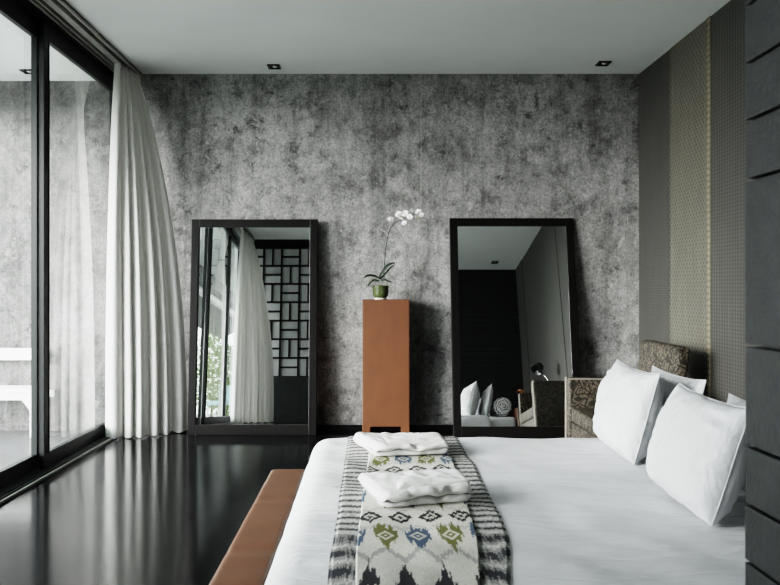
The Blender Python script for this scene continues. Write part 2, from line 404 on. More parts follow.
# ceiling tracks for the curtains
t3 = struct(boxobj('trim_3', 'black_metal', None, -2.098, -1.925, 0.15, WALL - 0.01, CEIL - 0.016, CEIL))
for x0, x1, z0, m in ((-2.09, -2.078, 0.055, 'grey_metal'), (-2.052, -2.040, 0.050, 'grey_metal'), (-2.015, -1.965, 0.045, 'grey_metal'), (-1.94, -1.925, 0.034, 'grey_metal')):
    boxobj('track_profile', m, t3, x0, x1, 0.15, WALL - 0.01, CEIL - z0, CEIL - 0.012, bev=0.003)

# terrace edge and garden
struct(boxobj('terrace_beam', 'concrete', None, -3.48, -3.26, -9.0, WALL, 2.70, CEIL + 0.1))
struct(boxobj('terrace_gutter', 'white_paint', None, -3.60, -3.48, -9.0, -1.5, 2.58, 2.76, bev=0.01))
def eave(bm):
    v = [bm.verts.new(p) for p in ((-3.6, -9, 2.68), (-4.35, -9, 2.26), (-4.35, -1.5, 2.26), (-3.6, -1.5, 2.68))]
    w = [bm.verts.new(q.co + Vector((0, 0, 0.12))) for q in v]
    bm.faces.new(v); bm.faces.new(w[::-1])
    for k in range(4): bm.faces.new((v[k], v[(k + 1) % 4], w[(k + 1) % 4], w[k]))
struct(ob('terrace_eave', 'thatch', None, eave))
struct(boxobj('garden_ground', 'ground', None, -40, 12, -45, 30, -0.5, -0.13))

# ------------------------------------------------------------------ curtains
def curtain_pt(p, f):
    """p across, f from the top (0) to the hem (1)"""
    w = 1 - (1 - f) ** 2.3
    tx = -1.995 + 0.045 * p; ty = -0.44 + 0.37 * p
    bx = -2.098 + 0.570 * p; by = -0.36 + 0.04 * p + 0.26 * p ** 2.4
    x = tx + (bx - tx) * w; y = ty + (by - ty) * w
    k = 6.0
    q = p ** 1.15 + 0.026 * math.sin(p * 17 + 0.6) + 0.006 * math.sin(2.4 * f + p * 8) * f
    ph = PI * k * q
    amp = (0.024 + 0.022 * w) * (0.85 + 0.25 * math.sin(p * 17 - 1.2))
    sd = abs(math.sin(ph))                          # round lobes parted by narrow deep clefts
    d = 2 * sd ** 0.75 - 1.1
    nx, ny = (0.85 * (1 - w) - 0.40 * w, -0.5 * (1 - w) - 0.92 * w)
    x += amp * d * nx; y += amp * d * ny
    tx, ty = -ny, nx
    x += (0.010 + 0.024 * w) * (d - 0.2)               # each fold leans over towards the room
    x += 0.004 * nz(p * 6, f * 4, 2) * f; y += 0.005 * nz(p * 6, f * 4, 5) * f
    return max(x, -2.124), min(y, -0.012)
def make_curtain(name, label):
    t = thing(name, label, 'curtain', (0, WALL, 0), 'linen curtains')
    ztop, zbot = CEIL - 0.05, 0.012
    def g(u, v):
        x, y = curtain_pt(u, v); return (x, y, ztop + (zbot - ztop) * v + 0.006 * math.sin(u * 40) * v)
    ob('curtain_fabric', 'curtain', t, lambda bm: grid(bm, g, 440, 46), smooth=True)
    def hd(u, v):
        x, y = curtain_pt(u, 0.018 * v); return (x + 0.002, y - 0.003, ztop + 0.022 - 0.06 * v)
    ob('heading_tape', 'curtain', t, lambda bm: grid(bm, hd, 240, 4), smooth=True)
    for k in range(8):
        x, y = curtain_pt((k + .5) / 8, 0); boxobj('curtain_hook', 'grey_metal', t, -1.995, -1.985, y - 0.003, y + 0.003, ztop - 0.01, CEIL - 0.03)
    return t
ca = make_curtain('curtain', 'long grey linen curtain bunched in the far left corner by the concrete wall')
dup(ca, 'second linen curtain, seen only reflected in the left leaning mirror', (0, 0.14, 0), None, (1, -1.9, 1))

# ------------------------------------------------------------------ leaning mirrors
def mirror(label, xc, base_y, tilt, W, L, yaw=0):
    t = thing('leaning_mirror', label, 'mirror', (xc, base_y, 0.0), 'leaning floor mirrors', (-tilt, 0, yaw))
    fw, bt, th = 0.066, 0.085, 0.045
    # local: front face at y=0 facing -Y, thickness to +Y
    def fr(bm):
        box(bm, -W / 2, -W / 2 + fw, 0, th, 0, L, bev=0.005)
        box(bm, W / 2 - fw, W / 2, 0, th, 0, L, bev=0.005)
        box(bm, -W / 2 + fw, W / 2 - fw, 0.002, th, L - fw, L, bev=0.005)
        box(bm, -W / 2 + fw, W / 2 - fw, 0.002, th, 0, bt, bev=0.005)
    ob('mirror_frame', 'black_wood', t, fr)
    boxobj('backing_board', 'black_wood', t, -W / 2 + .02, W / 2 - .02, th - 0.01, th - 0.002, .02, L - .02)
    ob('mirror_glass', 'mirror', t, lambda bm: bm.faces.new([bm.verts.new(p) for p in ((-W / 2 + fw - .004, 0.02, bt - .004), (W / 2 - fw + .004, 0.02, bt - .004), (W / 2 - fw + .004, 0.02, L - fw + .004), (-W / 2 + fw - .004, 0.02, L - fw + .004))]))
    return t
mirror('tall black framed mirror leaning left of the rust coloured pedestal', -0.965, 5.705, math.radians(4.85), 1.055, 1.785)
mirror('tall black framed mirror leaning right of the pedestal, behind the bed', 1.195, 5.635, math.radians(8.7), 1.045, 1.815)

# ------------------------------------------------------------------ pedestal and orchid
pd = thing('display_pedestal', 'tall rust brown rectangular pedestal against the concrete wall', 'pedestal', (0.128, 5.63, 0))
def pedb(bm):
    box(bm, -0.19, 0.19, 0, 0.27, 0.085, 1.108, bev=0.006)
ob('pedestal_body', 'copper_wood', pd, pedb)
for x0, x1 in ((-0.19, -0.125), (0.125, 0.19)):
    for y0, y1 in ((0.0, 0.06), (0.21, 0.27)): boxobj('leg', 'copper_wood', pd, x0, x1, y0, y1, 0.0, 0.087, bev=0.004)

S = 125.0
def P(px, py, y=5.72):           # a point at a given depth, from where it shows in the frame
    return Vector(((px - 370) * y / 700, y, EYE + (290 - py) * y / 700))
def LP(px, py, y=5.72): return P(px, py, y) - Vector((0.087, 5.72, 1.108))
orc = thing('potted_orchid', 'white orchid in a green glazed pot on the rust pedestal', 'potted plant', (0.087, 5.72, 1.108))
pot = ob('pot', 'pot', orc, lambda bm: lathe(bm, [(0.03, 0.012), (0.048, 0.014), (0.060, 0.03), (0.066, 0.055), (0.066, 0.085), (0.069, 0.105), (0.071, 0.112), (0.067, 0.113), (0.062, 0.10), (0.0, 0.098)]), smooth=True)
ob('pot_foot', 'potfoot', pot, lambda bm: lathe(bm, [(0.0, 0.0), (0.046, 0.0), (0.049, 0.006), (0.046, 0.015), (0.0, 0.016)]), smooth=True)
ob('moss', 'moss', orc, lambda bm: lathe(bm, [(0.063, 0.100), (0.055, 0.108), (0.03, 0.116), (0.0, 0.12)]), smooth=True)
def leaf(pts, wid, twist=0.0):
    q = bez(pts, 8); n = len(q)
    bm = bmesh.new(); rows = []
    for i, p in enumerate(q):
        f = i / (n - 1); d = (q[min(i + 1, n - 1)] - q[max(i - 1, 0)]).normalized()
        side = d.cross(Vector((0.0, -1.0, 0.0))).normalized()
        side = (side * math.cos(1.0 + twist) + Vector((0, -1, 0)) * math.sin(1.0 + twist)).normalized()
        w = wid * (math.sin(PI * min(1, 0.12 + f * 0.88)) ** 0.6) + 0.001
        up = d.cross(side).normalized()
        rows.append([bm.verts.new(p + side * (w * s) + up * (-0.25 * w * (1 - abs(s)))) for s in (-1, -.5, 0, .5, 1)])
    for a, b in zip(rows, rows[1:]):
        for k in range(4): bm.faces.new((a[k], a[k + 1], b[k + 1], b[k]))
    obj('leaf', bm, 'leaf', orc, smooth=True, solid=0.002)
leaf([LP(378.5, 279), LP(382, 273, 5.70), LP(388, 265, 5.68), LP(395.5, 262.5, 5.66)], 0.021)
leaf([LP(380, 279), LP(384, 275, 5.74), LP(390, 268, 5.74), LP(395, 264.5, 5.75)], 0.015, 0.2)
leaf([LP(379, 278), LP(374, 275.5, 5.66), LP(368, 275.2, 5.62), LP(364, 277.5, 5.60)], 0.011)
leaf([LP(381, 281), LP(385, 279.5, 5.66), LP(389, 281.5, 5.62), LP(392.5, 282, 5.6)], 0.011)
leaf([LP(379, 281), LP(374, 280, 5.68), LP(370, 283, 5.66), LP(367.5, 287, 5.66)], 0.009)
def roots(bm):
    for pts in ([(378, 278), (370, 276), (364, 278.5), (361.2, 284), (362, 289)], [(379, 282), (373, 281.5), (368, 284), (366, 289)], [(380, 281), (374, 279), (369.5, 281), (368, 286)],
                [(381, 281), (386, 278.5), (384.5, 275), (382, 274)], [(380, 282), (377, 284.5), (375, 288)], [(383, 282), (387, 283), (389, 288)]):
        tube(bm, bez([LP(a, b, 5.66) for a, b in pts], 6), 0.0026, 5)
ob('roots', 'root', orc, roots, smooth=True)
stem_pts = [(384, 281), (384.2, 270), (385, 258), (386.2, 246), (389, 232), (393.5, 224.5), (402, 219.5), (411, 215.5), (419, 213.5)]
ob('flower_stem', 'leaf', orc, lambda bm: tube(bm, bez([LP(a, b) for a, b in stem_pts], 8), [0.0042 - 0.0025 * i / 64 for i in range(65)], 6), smooth=True)
def flower(px, py, s, tilt, y):
    bm = bmesh.new(); c = LP(px, py, y)
    R = Matrix.Rotation(tilt, 3, 'Y') @ Matrix.Rotation(random.uniform(-.5, .5), 3, 'X') @ Matrix.Rotation(random.uniform(-.6, .6), 3, 'Z')
    for k, (a, l, w) in enumerate(((90, 1, .42), (170, 1.05, .62), (10, 1.05, .62), (225, .95, .4), (315, .95, .4))):
        a = math.radians(a); rows = []
        for i in range(6):
            f = i / 5; ww = w * s * math.sin(PI * (0.1 + 0.87 * f)) ** 0.7
            row = []
            for q in (-1, 0, 1):
                lx, lz = f * l * s, q * ww
                x = lx * math.cos(a) - lz * math.sin(a); z = lx * math.sin(a) + lz * math.cos(a)
                yy = -0.15 * s * f + 0.18 * s * f * f - 0.12 * s * abs(q) - 0.002 * (k in (1, 2))
                row.append(bm.verts.new(c + R @ Vector((x, yy, z))))
            rows.append(row)
        for r0, r1 in zip(rows, rows[1:]):
            for q in range(2): bm.faces.new((r0[q], r0[q + 1], r1[q + 1], r1[q]))
    fl = obj('flower', bm, 'petal', orc, smooth=True, solid=0.001)
    ob('flower_lip', 'lip', fl, lambda b: lathe(b, [(0, -.006), (.0045, -.003), (.005, .002), (.002, .008), (0, .009)], 8, tuple(c + R @ Vector((0, -0.012, -0.004))), tuple(R @ Vector((0, -1, -0.3)))), smooth=True)
for px, py, s, y in ((390.8, 219.3, .026, 5.70), (398.8, 214.2, .029, 5.69), (404.5, 223.0, .022, 5.70), (405.0, 213.6, .031, 5.68), (410.0, 216.8, .027, 5.66), (411.8, 211.8, .028, 5.70), (416.8, 216.2, .027, 5.67), (418.5, 211.6, .026, 5.69), (421.3, 215.2, .022, 5.68), (401.2, 217.5, .023, 5.71)):
    flower(px, py, s, random.uniform(-.5, .5), y)

# ------------------------------------------------------------------ the bed
R_ED = 0.11
XF, YN, YF = -0.185, 1.62, 3.47       # where the flat top ends: foot, near side, far side
XH = 1.63
def over(h, r):
    if h <= 0: return 0.0, 0.0
    if h < PI * r / 2: a = h / r; return r * math.sin(a), r * (1 - math.cos(a))
    return r, r + h - PI * r / 2
def wr_(x, y):
    w = 0.008 * nz(x * 2.2, y * 3.5, 1.0) + 0.0055 * nz(x * 7 + y * 3, y * 5, 4.0)
    w += 0.0026 * math.sin(13 * (x * 0.8 + y * 0.6) + 4 * nz(x * 1.3, y * 1.3, 7.0))
    return w
def drape(a, b, off=0.0, top=ZB):
    r = R_ED + off
    lx, dx = over(XF - a, r)
    x = XF - lx if a < XF else a
    if b > YF: ly, dy = over(b - YF, r); y = YF + ly
    elif b < YN: ly, dy = over(YN - b, r); y = YN - ly
    else: ly = dy = 0.0; y = b
    d = (dx ** 3 + dy ** 3) ** (1 / 3)
    fl = min(1.0, d * 4)
    n = wr_(a, b)
    return Vector((x - 0.012 * fl * nz(b * 6, a * 3, 9) * (dx > 0), y + 0.012 * fl * nz(a * 6, b * 2, 3) * (dy > 0), top + off + n - d))
bed = thing('bed', 'large bed with leather base and low leather headboard against the ledge', 'bed', (0.7, 2.5, 0))
def child(o, root): o.matrix_parent_inverse = Matrix.Translation(-root.location); return o
child(boxobj('bed_base', 'leather', bed, -0.14, XH, 1.60, 3.52, 0.0, 0.21, bev=0.02), bed)
child(boxobj('mattress', 'white', bed, -0.17, XH, 1.545, 3.545, 0.21, ZB - 0.022, bev=0.05, seg=4, smooth=True), bed)
child(boxobj('headboard', 'leather', bed, XH + 0.004, XH + 0.085, 1.50, 3.58, 0.0, 0.53, bev=0.02, seg=3, smooth=True), bed)

def duv(u, v):
    a = -0.29 + 1.64 * u
    a = XF - 0.165 + (1.33 - XF + 0.165) * u
    b = YN - 0.42 + (YF - YN + 0.84) * v
    p = drape(a, b)
    if u > 0.97: p.z -= 0.018 * ((u - 0.97) / 0.03) ** 2
    return p
tag(ob('duvet', 'white', None, lambda bm: grid(bm, duv, 120, 150), smooth=True, solid=0.016), 'smooth white duvet covering the whole bed', 'duvet')

# leather bench at the foot
bn = thing('foot_bench', 'cognac leather upholstered bench along the foot of the bed', 'bench', (-0.39, 2.3, 0))
def cushion(u, v): pass
def bcush(bm):
    box(bm, -0.095, 0.085, -1.15, 1.115, 0.20, 0.316, bev=0.028, seg=4)
    bmesh.ops.subdivide_edges(bm, edges=[e for e in bm.edges if e.calc_length() > 0.5], cuts=60, use_grid_fill=True)
    for v in bm.verts:
        if v.co.z > 0.25:
            for s in (0.62, 0.05, -0.5): v.co.z -= 0.006 * math.exp(-((v.co.y - s) / 0.022) ** 2)
            v.co.z += 0.003 * nz(v.co.x * 12, v.co.y * 7, 3)
ob('seat_cushion', 'leather', bn, bcush, smooth=True)
boxobj('bench_base', 'leather', bn, -0.088, 0.08, -1.14, 1.105, 0.05, 0.203, bev=0.01)
for x in (-0.06, 0.05):
    for y in (-1.08, 1.05): boxobj('leg', 'black_wood', bn, x - 0.022, x + 0.022, y - 0.022, y + 0.022, 0.0, 0.055)

# ------------------------------------------------------------------ runners
def setcol(o, fn):
    me = o.data; ca = me.color_attributes.new('Col', 'FLOAT_COLOR', 'POINT')
    for i, c in enumerate(fn): ca.data[i].color = (c[0], c[1], c[2], 1.0)
def hsh(i, k=0): return random.Random(i * 7919 + k * 104729 + 13).random()
def lerp(a, b, t): return a + (b - a) * t
def interp(y, tab):
    if y <= tab[0][0]: return tab[0][1]
    for (a, p), (b, q) in zip(tab, tab[1:]):
        if y <= b: return p + (q - p) * (y - a) / (b - a)
    return tab[-1][1]
LO = [(1.2, -0.106), (2.0, -0.108), (3.5, -0.108)]
RO = [(1.2, 0.34), (1.75, 0.353), (2.07, 0.413), (2.3, 0.425), (2.9, 0.438), (3.5, 0.432)]
LI = [(1.2, -0.038), (2.07, -0.040), (2.4, -0.032), (3.0, -0.010), (3.5, -0.005)]
RI = [(1.2, 0.272), (1.75, 0.281), (2.07, 0.320), (2.4, 0.334), (3.0, 0.355), (3.5, 0.36)]
CREAM = (0.60, 0.585, 0.535)
def ikat(x, y):
    t = abs(y - 2.535)
    col = list(CREAM)
    ci = int((x + 5) / 0.0042); j = (hsh(ci, 1) - .5); j2 = hsh(int((x + 5) / 0.0075), 2) - .5
    per = 0.0965
    y0 = y
    def near(c0): k = round((x - c0) / per); return x - c0 - k * per, k
    # grey zigzags
    for tc_, am, th, cc in ((0.385, 0.014, 0.010, (.42, .42, .40)), (0.225, 0.012, 0.009, (.42, .42, .40)), (0.625, 0.045, 0.021, (.34, .34, .325)), (0.975, 0.04, 0.012, (.30, .30, .29))):
        dx, k = near(0.093); tri = 1 - 4 * abs(dx) / per
        if abs(t + 0.030 * j + 0.012 * j2 - (tc_ + am * tri)) < th: col = list(cc)
    # black stepped diamonds
    dx, k = near(0.0)
    for t0 in (0.297,):
        q = abs(dx) / 0.042 + abs(t - t0 + 0.014 * j2 + 0.014 * j) / 0.056
        if q < 1: col = [.022, .022, .024] if (q > 0.56 or q < 0.26) else [.50, .49, .45]
    # olive and blue medallions
    dx, k = near(0.046)
    for t0, sg in ((0.466, 1), (0.085, 1)):
        tt = (t - t0) * sg + 0.045 * j + 0.05 * j2
        w = 0.037
        if -0.075 < tt < 0.13:
            ww = w * (1 if tt < 0.01 else max(0, 1 - (tt - 0.01) / 0.12)) * (1 if tt > -0.05 else 0.75)
            if abs(dx) < ww:
                c = (.125, .128, .045) if k % 2 == 0 else (.068, .100, .150)
                q = abs(dx) / 0.027 + abs(t - t0) / 0.046
                col = list(c)
                if 0.6 < q < 1.0 or q < 0.22: col = [.52, .51, .44]
    # dark spires
    dx, k = near(-0.004)
    tt = t - 0.69 + 0.07 * j + 0.02 * j2
    if 0 < tt < 0.17 and abs(dx) < 0.030 * min(1, tt / 0.13) ** 1.2: col = [.04, .04, .045]
    n = 0.92 + 0.12 * nz(x * 260, y * 40, 3) + 0.06 * nz(x * 30, y * 30, 5)
    return [c * n for c in col]
BANDS = [1.32, 1.41, 1.50, 1.60, 1.69, 1.80, 1.925, 2.05, 2.14]
_b = 2.195
while _b < 3.95: BANDS.append(_b); _b += 0.055
def stripes(x, y):
    ci = int((x + 5) / 0.0042); j = hsh(ci, 5) - .5; j2 = hsh(int((x + 5) / 0.011), 6) - .5
    m = min(BANDS, key=lambda q: abs(q - y)); big = m < 2.1
    half = 0.026 if big else 0.0075
    jj = (0.030 if big else 0.007)
    d = abs(y - m + jj * j + jj * .8 * j2)
    v = (0.56, 0.555, 0.53)
    if d < half: v = (.045, .046, .052) if hsh(ci + 3000, int(m * 1000)) > .16 else (.2, .2, .2)
    elif d < half * 2.0: v = (0.27, 0.27, 0.26)
    elif hsh(ci, int(y * 60)) > .86: v = (.36, .355, .34)
    n = 0.9 + 0.2 * nz(x * 200, y * 60, 8)
    return [c * n for c in v]
def runner(name, label, L, R, b0, b1, off, colf, nu, nv):
    pts = []
    def g(u, v):
        b = b0 + (b1 - b0) * v; yy = min(b, 3.5)
        a = lerp(interp(yy, L), interp(yy, R), u)
        a += 0.003 * nz(b * 5, u * 2, 2)
        e = min(u, 1 - u); edge = off * (1.0 if e > 0.015 else 0.45)
        p = drape(a, b, edge); p.z += 0.0016 * nz(a * 16, b * 10, 6)
        pts.append((a, b)); return p
    o = ob(name, 'runner', None, lambda bm: grid(bm, g, nu, nv), smooth=True)
    setcol(o, (colf(a, b) for a, b in pts))
    return tag(o, label, 'bed runner')
runner('striped_bed_runner', 'wide grey and white striped woven runner lying under the patterned runner', LO, RO, 1.36, 3.80, 0.006, stripes, 150, 620)
runner('patterned_bed_runner', 'narrow cream ikat runner with olive and blue motifs lying over the striped runner', LI, RI, 1.38, 3.66, 0.013, ikat, 130, 640)

# ------------------------------------------------------------------ folded robes
def folded(label, FL, FR, BR, BL, h, seed, z0):
    FL, FR, BR, BL = [Vector(p + (0,)) for p in (FL, FR, BR, BL)]
    cen = (FL + FR + BR + BL) / 4
    t = thing('folded_robe', label, 'folded robe', (cen.x, cen.y, z0), 'folded white robes on the bed')
    def prof():        # (v, z) outline with two rolled edges at the front
        pts = []
        for k in range(9): a = -PI / 2 - PI * k / 8; pts.append((0.085 + 0.075 * math.cos(a), 0.23 + 0.23 * math.sin(a)))      # lower roll
        for k in range(9): a = -PI / 2 - PI * k / 8; pts.append((0.015 + 0.085 * math.cos(a), 0.74 + 0.25 * math.sin(a)))
        for k in range(1, 12): f = k / 12; pts.append((0.04 + 0.9 * f, 0.99 + 0.06 * math.sin(f * PI) - 0.10 * f))
        for k in range(7): a = PI / 2 - PI * k / 6; pts.append((0.93 + 0.07 * math.cos(a), 0.45 + 0.45 * math.sin(a)))
        for k in range(1, 8): pts.append((0.93 - 0.87 * k / 8, 0.0))
        return pts
    pr = prof(); npf = len(pr)
    def g(i, s):
        v, z = pr[round(i * npf) % npf]
        u = s
        e = min(s, 1 - s); rnd = math.sqrt(max(0.0, 1 - (1 - min(1, e / 0.07)) ** 2)) if e < 0.07 else 1.0
        zc = 0.5 + (z - 0.5) * (0.25 + 0.75 * rnd) ; zc = zc - (1 - rnd) * 0.12
        vc = 0.5 + (v - 0.5) * (0.93 + 0.07 * rnd)
        q = FL.lerp(FR, u).lerp(BL.lerp(BR, u), vc)
        n = Vector((nz(q.x * 14, q.y * 14, seed), nz(q.x * 14, q.y * 14, seed + 9), nz(q.x * 11, q.y * 11, seed + 4) + 0.6 * nz(q.x * 28, q.y * 28, seed + 2)))
        zz = zc * h * (1.0 + 0.10 * math.sin(3 * u + seed))
        q = q - cen
        rg = 1 - 3 * abs(nz((q.x + cen.x) * 16 + (q.y + cen.y) * 10, (q.y + cen.y) * 9 - zz * 30, seed + 40))
        return Vector((q.x + 0.008 * n.x, q.y + 0.010 * n.y - 0.004 * rg, max(0.0, zz) + (0.010 * n.z + 0.004 * rg) * (zc > 0.2)))
    def build(bm):
        vs = grid(bm, g, npf, 34, True)
        bm.faces.new([r[0] for r in vs]); bm.faces.new([r[-1] for r in vs][::-1])
    ob('folded_body', 'towel', t, build, smooth=True)
    # the folded-over collar lying along the top
    def cg(i, s):
        u0 = 0.16 + 0.10 * math.sin(s * PI * 0.5); u = u0 + (0.985 - u0) * i
        v = 0.02 + 0.86 * s
        q = FL.lerp(FR, u).lerp(BL.lerp(BR, u), v) - cen
        e = min(i, 1 - i, s * 1.2, (1 - s) * 1.2); e = min(1, e / 0.10)
        zz = h * (1.00 + 0.10 * math.sin(3 * u + seed)) - 0.004 + 0.014 * math.sqrt(max(0, 1 - (1 - e) ** 2)) - 0.010 * s
        n = nz((q.x + cen.x) * 16, (q.y + cen.y) * 9, seed + 20) 
        return Vector((q.x, q.y, zz + (0.006 * n + 0.005 * (1 - 3 * abs(nz((q.x + cen.x) * 13 + (q.y + cen.y) * 8, (q.y + cen.y) * 12, seed + 50)))) * e))
    ob('folded_collar', 'towel', t, lambda bm: grid(bm, cg, 50, 40), smooth=True, solid=0.01)
    return t
folded('folded white robe at the far end of the runners, near the pedestal', (0.022, 3.01), (0.342, 3.06), (0.335, 3.31), (-0.085, 3.30), 0.056, 3, ZB + 0.016)
folded('folded white robe in the middle of the patterned runner, nearer the camera', (0.044, 2.30), (0.345, 2.375), (0.335, 2.57), (-0.046, 2.59), 0.062, 11, ZB + 0.016)

# ------------------------------------------------------------------ pillows
def pillow(label, X, Y, w, h, th, lean, seed, yaw=0.0):
    o = thing('pillow', label, 'pillow', (X, Y, ZB + 0.008), 'white pillows', (0, lean, yaw))
    def side(sg):
        def g(u, v):
            u = 2 * u - 1; v = 2 * v - 1
            ex = (1 - 0.055 * (1 - v * v)) * (1 - 0.17 * ((1 - v) / 2) ** 2.4); ez = 1 - 0.085 * (1 - u * u) * (1 if v > 0 else 0.3)
            cu = math.copysign(abs(u) ** 0.85, u); cv = math.copysign(abs(v) ** 0.85, v)
            yy = w / 2 * cu * ex; zz = h / 2 * cv * ez
            b = max(0.0, (1 - abs(cu) ** 2.4)) * max(0.0, (1 - abs(cv) ** 2.4))
            t = th / 2 * b ** 0.50
            t *= 1 - 0.20 * v
            cr = 0.014 * nz(yy * 9, zz * 9, seed) + 0.005 * nz(yy * 26, zz * 12, seed + 5)
            ring = math.exp(-((abs(cu) - 0.80) / 0.16) ** 2) + math.exp(-((abs(cv) - 0.85) / 0.14) ** 2)
            cr += 0.0075 * ring * (1 - abs(nz(yy * 11, zz * 19, seed + 2)) * 4) * min(1, 4 * (1 - max(abs(cu), abs(cv))))
            t += cr * min(1, b * 4)
            yy += 0.004 * nz(zz * 10, seed, sg) ; zz += 0.006 * nz(yy * 7, seed, 3)
            z = zz + h / 2 * (1 - 0.0)
            t2 = t
            if z < 0.03: t2 = t * 1.0
            return Vector((-sg * t2, yy, max(z, -0.001)))
        return g
    def build(bm):
        grid(bm, side(1), 60, 52); grid(bm, side(-1), 60, 52)
        bmesh.ops.remove_doubles(bm, verts=bm.verts, dist=0.0012)
    ob('pillow_cover', 'pillow', o, build, smooth=True)
    # stitched seam round the edge
    def seam(bm):
        pts = []
        n = 26
        for e in range(4):
            for k in range(n):
                s = -1 + 2 * k / n
                u, v = ((s, -1), (1, s), (-s, 1), (-1, -s))[e]
                ex = (1 - 0.055 * (1 - v * v)) * (1 - 0.17 * ((1 - v) / 2) ** 2.4); ez = 1 - 0.085 * (1 - u * u) * (1 if v > 0 else 0.3)
                cu = math.copysign(abs(u) ** 0.85, u); cv = math.copysign(abs(v) ** 0.85, v)
                pts.append((0, w / 2 * cu * ex, max(0, h / 2 * cv * ez + h / 2)))
        pts.append(pts[0]); tube(bm, pts, 0.0025, 5, False)
    ob('seam', 'pillow', o, seam, smooth=True)
    return o
pillow('white pillow at the far front, nearest the concrete wall', 1.115, 3.165, 0.585, 0.395, 0.215, math.radians(13), 2, math.radians(-3))
pillow('largest white pillow in front, closest to the camera', 1.068, 2.40, 0.57, 0.385, 0.225, math.radians(15), 8, math.radians(-3))
pillow('white pillow standing behind the far front pillow', 1.318, 3.175, 0.55, 0.362, 0.11, math.radians(12), 15)
pillow('white pillow behind the closest one, half hidden by the dark plank wall', 1.36, 2.44, 0.60, 0.325, 0.15, math.radians(8), 21)

# rolled throw behind the pillows, seen in the right mirror
rt = thing('rolled_throw', 'rolled black and white throw beside the headboard, seen in the right mirror', 'throw', (1.522, 3.16, ZB + 0.112))
ob('roll', 'spiral', rt, lambda bm: lathe(bm, [(0, -.25), (.08, -.25), (.1, -.235), (.106, -.2), (.106, .2), (.1, .235), (.08, .25), (0, .25)], 32, (0, 0, 0), (0, 1, 0)), smooth=True)
ob('roll_end', 'towel', rt, lambda bm: tube(bm, [(0.011 * k * math.cos(k * .55) / 3.2, 0.252, 0.011 * k * math.sin(k * .55) / 3.2) for k in range(2, 27)], 0.007, 6), smooth=True)

# ------------------------------------------------------------------ ledge and lamps behind the headboard
ld = thing('bedside_ledge', 'beige upholstered bedside ledge between headboard and fabric wall', 'bedside table', (1.95, 2.92, 0))
def ledge(bm):
    pr = [(-0.225, 0.0), (0.30, 0.0), (0.30, 0.60), (-0.10, 0.60), (-0.225, 0.50)]
    a = [bm.verts.new((x, -0.30, z)) for x, z in pr]; b = [bm.verts.new((x, 0.26, z)) for x, z in pr]
    bm.faces.new(a); bm.faces.new(b[::-1])
    for k in range(5): bm.faces.new((a[k], a[(k + 1) % 5], b[(k + 1) % 5], b[k]))
    bmesh.ops.bevel(bm, geom=list(bm.edges), offset=0.008, segments=2, affect='EDGES')
ob('ledge_body', 'beige', ld, ledge)
boxobj('dark_trim', 'black_wood', ld, -0.23, 0.30, 0.258, 0.264, 0.40, 0.415)
def lamp(label, shade_m, base, joint, head, aim, s):
    b = Vector(base)
    t = thing('reading_lamp', label, 'lamp', base, 'bedside reading lamps')
    ob('lamp_base', 'black_gloss', t, lambda bm: lathe(bm, [(0, 0), (.05, 0), (.05, .008), (.012, .016), (.008, .03), (0, .03)], 24), smooth=True)
    J = Vector(joint) - b; H = Vector(head) - b
    ob('lamp_arm', 'chrome', t, lambda bm: tube(bm, [(0, 0, .02), J, H], 0.006, 8), smooth=True)
    ob('lamp_shade', shade_m, t, lambda bm: lathe(bm, [(0, -.05 * s), (.02 * s, -.048 * s), (.038 * s, -.03 * s), (.05 * s, 0), (.062 * s, .045 * s), (.058 * s, .045 * s), (.045 * s, 0), (0.0, -.03 * s)], 24, tuple(H), aim), smooth=True)
    return t
lamp('small copper reading lamp behind the headboard, seen in the right mirror', 'copper', (1.83, 3.12, 0.601), (1.85, 3.12, 0.70), (1.80, 3.10, 0.775), (-0.5, 0.3, -0.5), 0.75)
lamp('black reading lamp with chrome arm by the fabric wall, seen in the right mirror', 'black_gloss', (2.12, 3.00, 0.601), (2.17, 3.00, 0.91), (2.05, 3.00, 1.09), (-0.6, 0.35, -0.55), 1.25)

# ------------------------------------------------------------------ armchair
ac = thing('armchair', 'low brown damask armchair between the bed and the right mirror', 'armchair', (1.82, 4.86, 0))
def ch(name, m, *a, bev=0.02, seg=3): return boxobj(name, m, ac, *a, bev=bev, seg=seg, smooth=False)
X0, X1, Y0, Y1 = -0.365, 0.34, -0.36, 0.34
far = ch('arm', 'damask', X0, X1 - 0.1, Y1 - 0.10, Y1, 0.05, 0.540, bev=0.012)
near = ch('arm', 'damask', X0 + 0.02, X1 - 0.1, Y0 - 0.07, Y0 + 0.0, 0.05, 0.540, bev=0.012)
boxobj('arm_outer_panel', 'damask_dark', far, X0 + 0.02, X1 - 0.12, Y1, Y1 + 0.004, 0.07, 0.535)
ch('seat_base', 'damask', X0 + 0.01, X1 - 0.12, Y0, Y1 - 0.10, 0.07, 0.225, bev=0.012)
ch('seat_cushion', 'damask', X0 + 0.005, X1 - 0.14, Y0 + 0.005, Y1 - 0.105, 0.225, 0.33, bev=0.03)
def backr(bm):
    box(bm, -0.045, 0.045, -0.33, 0.31, 0.0, 0.62, bev=0.035, seg=4)
    for v in bm.verts:
        v.co.x += 0.07 * (v.co.z / 0.62)
        if v.co.z > 0.4: v.co.z -= 0.05 * (v.co.y / 0.32) ** 2 * 0.8
    bmesh.ops.translate(bm, verts=bm.verts, vec=(0.15, 0, 0.23))
ob('backrest', 'damask', ac, backr, smooth=True)
def pip(bm):
    tube(bm, [(X0, Y1 - 0.098, 0.537), (X1 - 0.12, Y1 - 0.098, 0.537)], 0.004, 6)
ob('piping', 'piping', ac, pip)
boxobj('arm_front_band', 'piping', far, X0 - 0.006, X0 + 0.008, Y1 - 0.010, Y1 + 0.002, 0.05, 0.540)
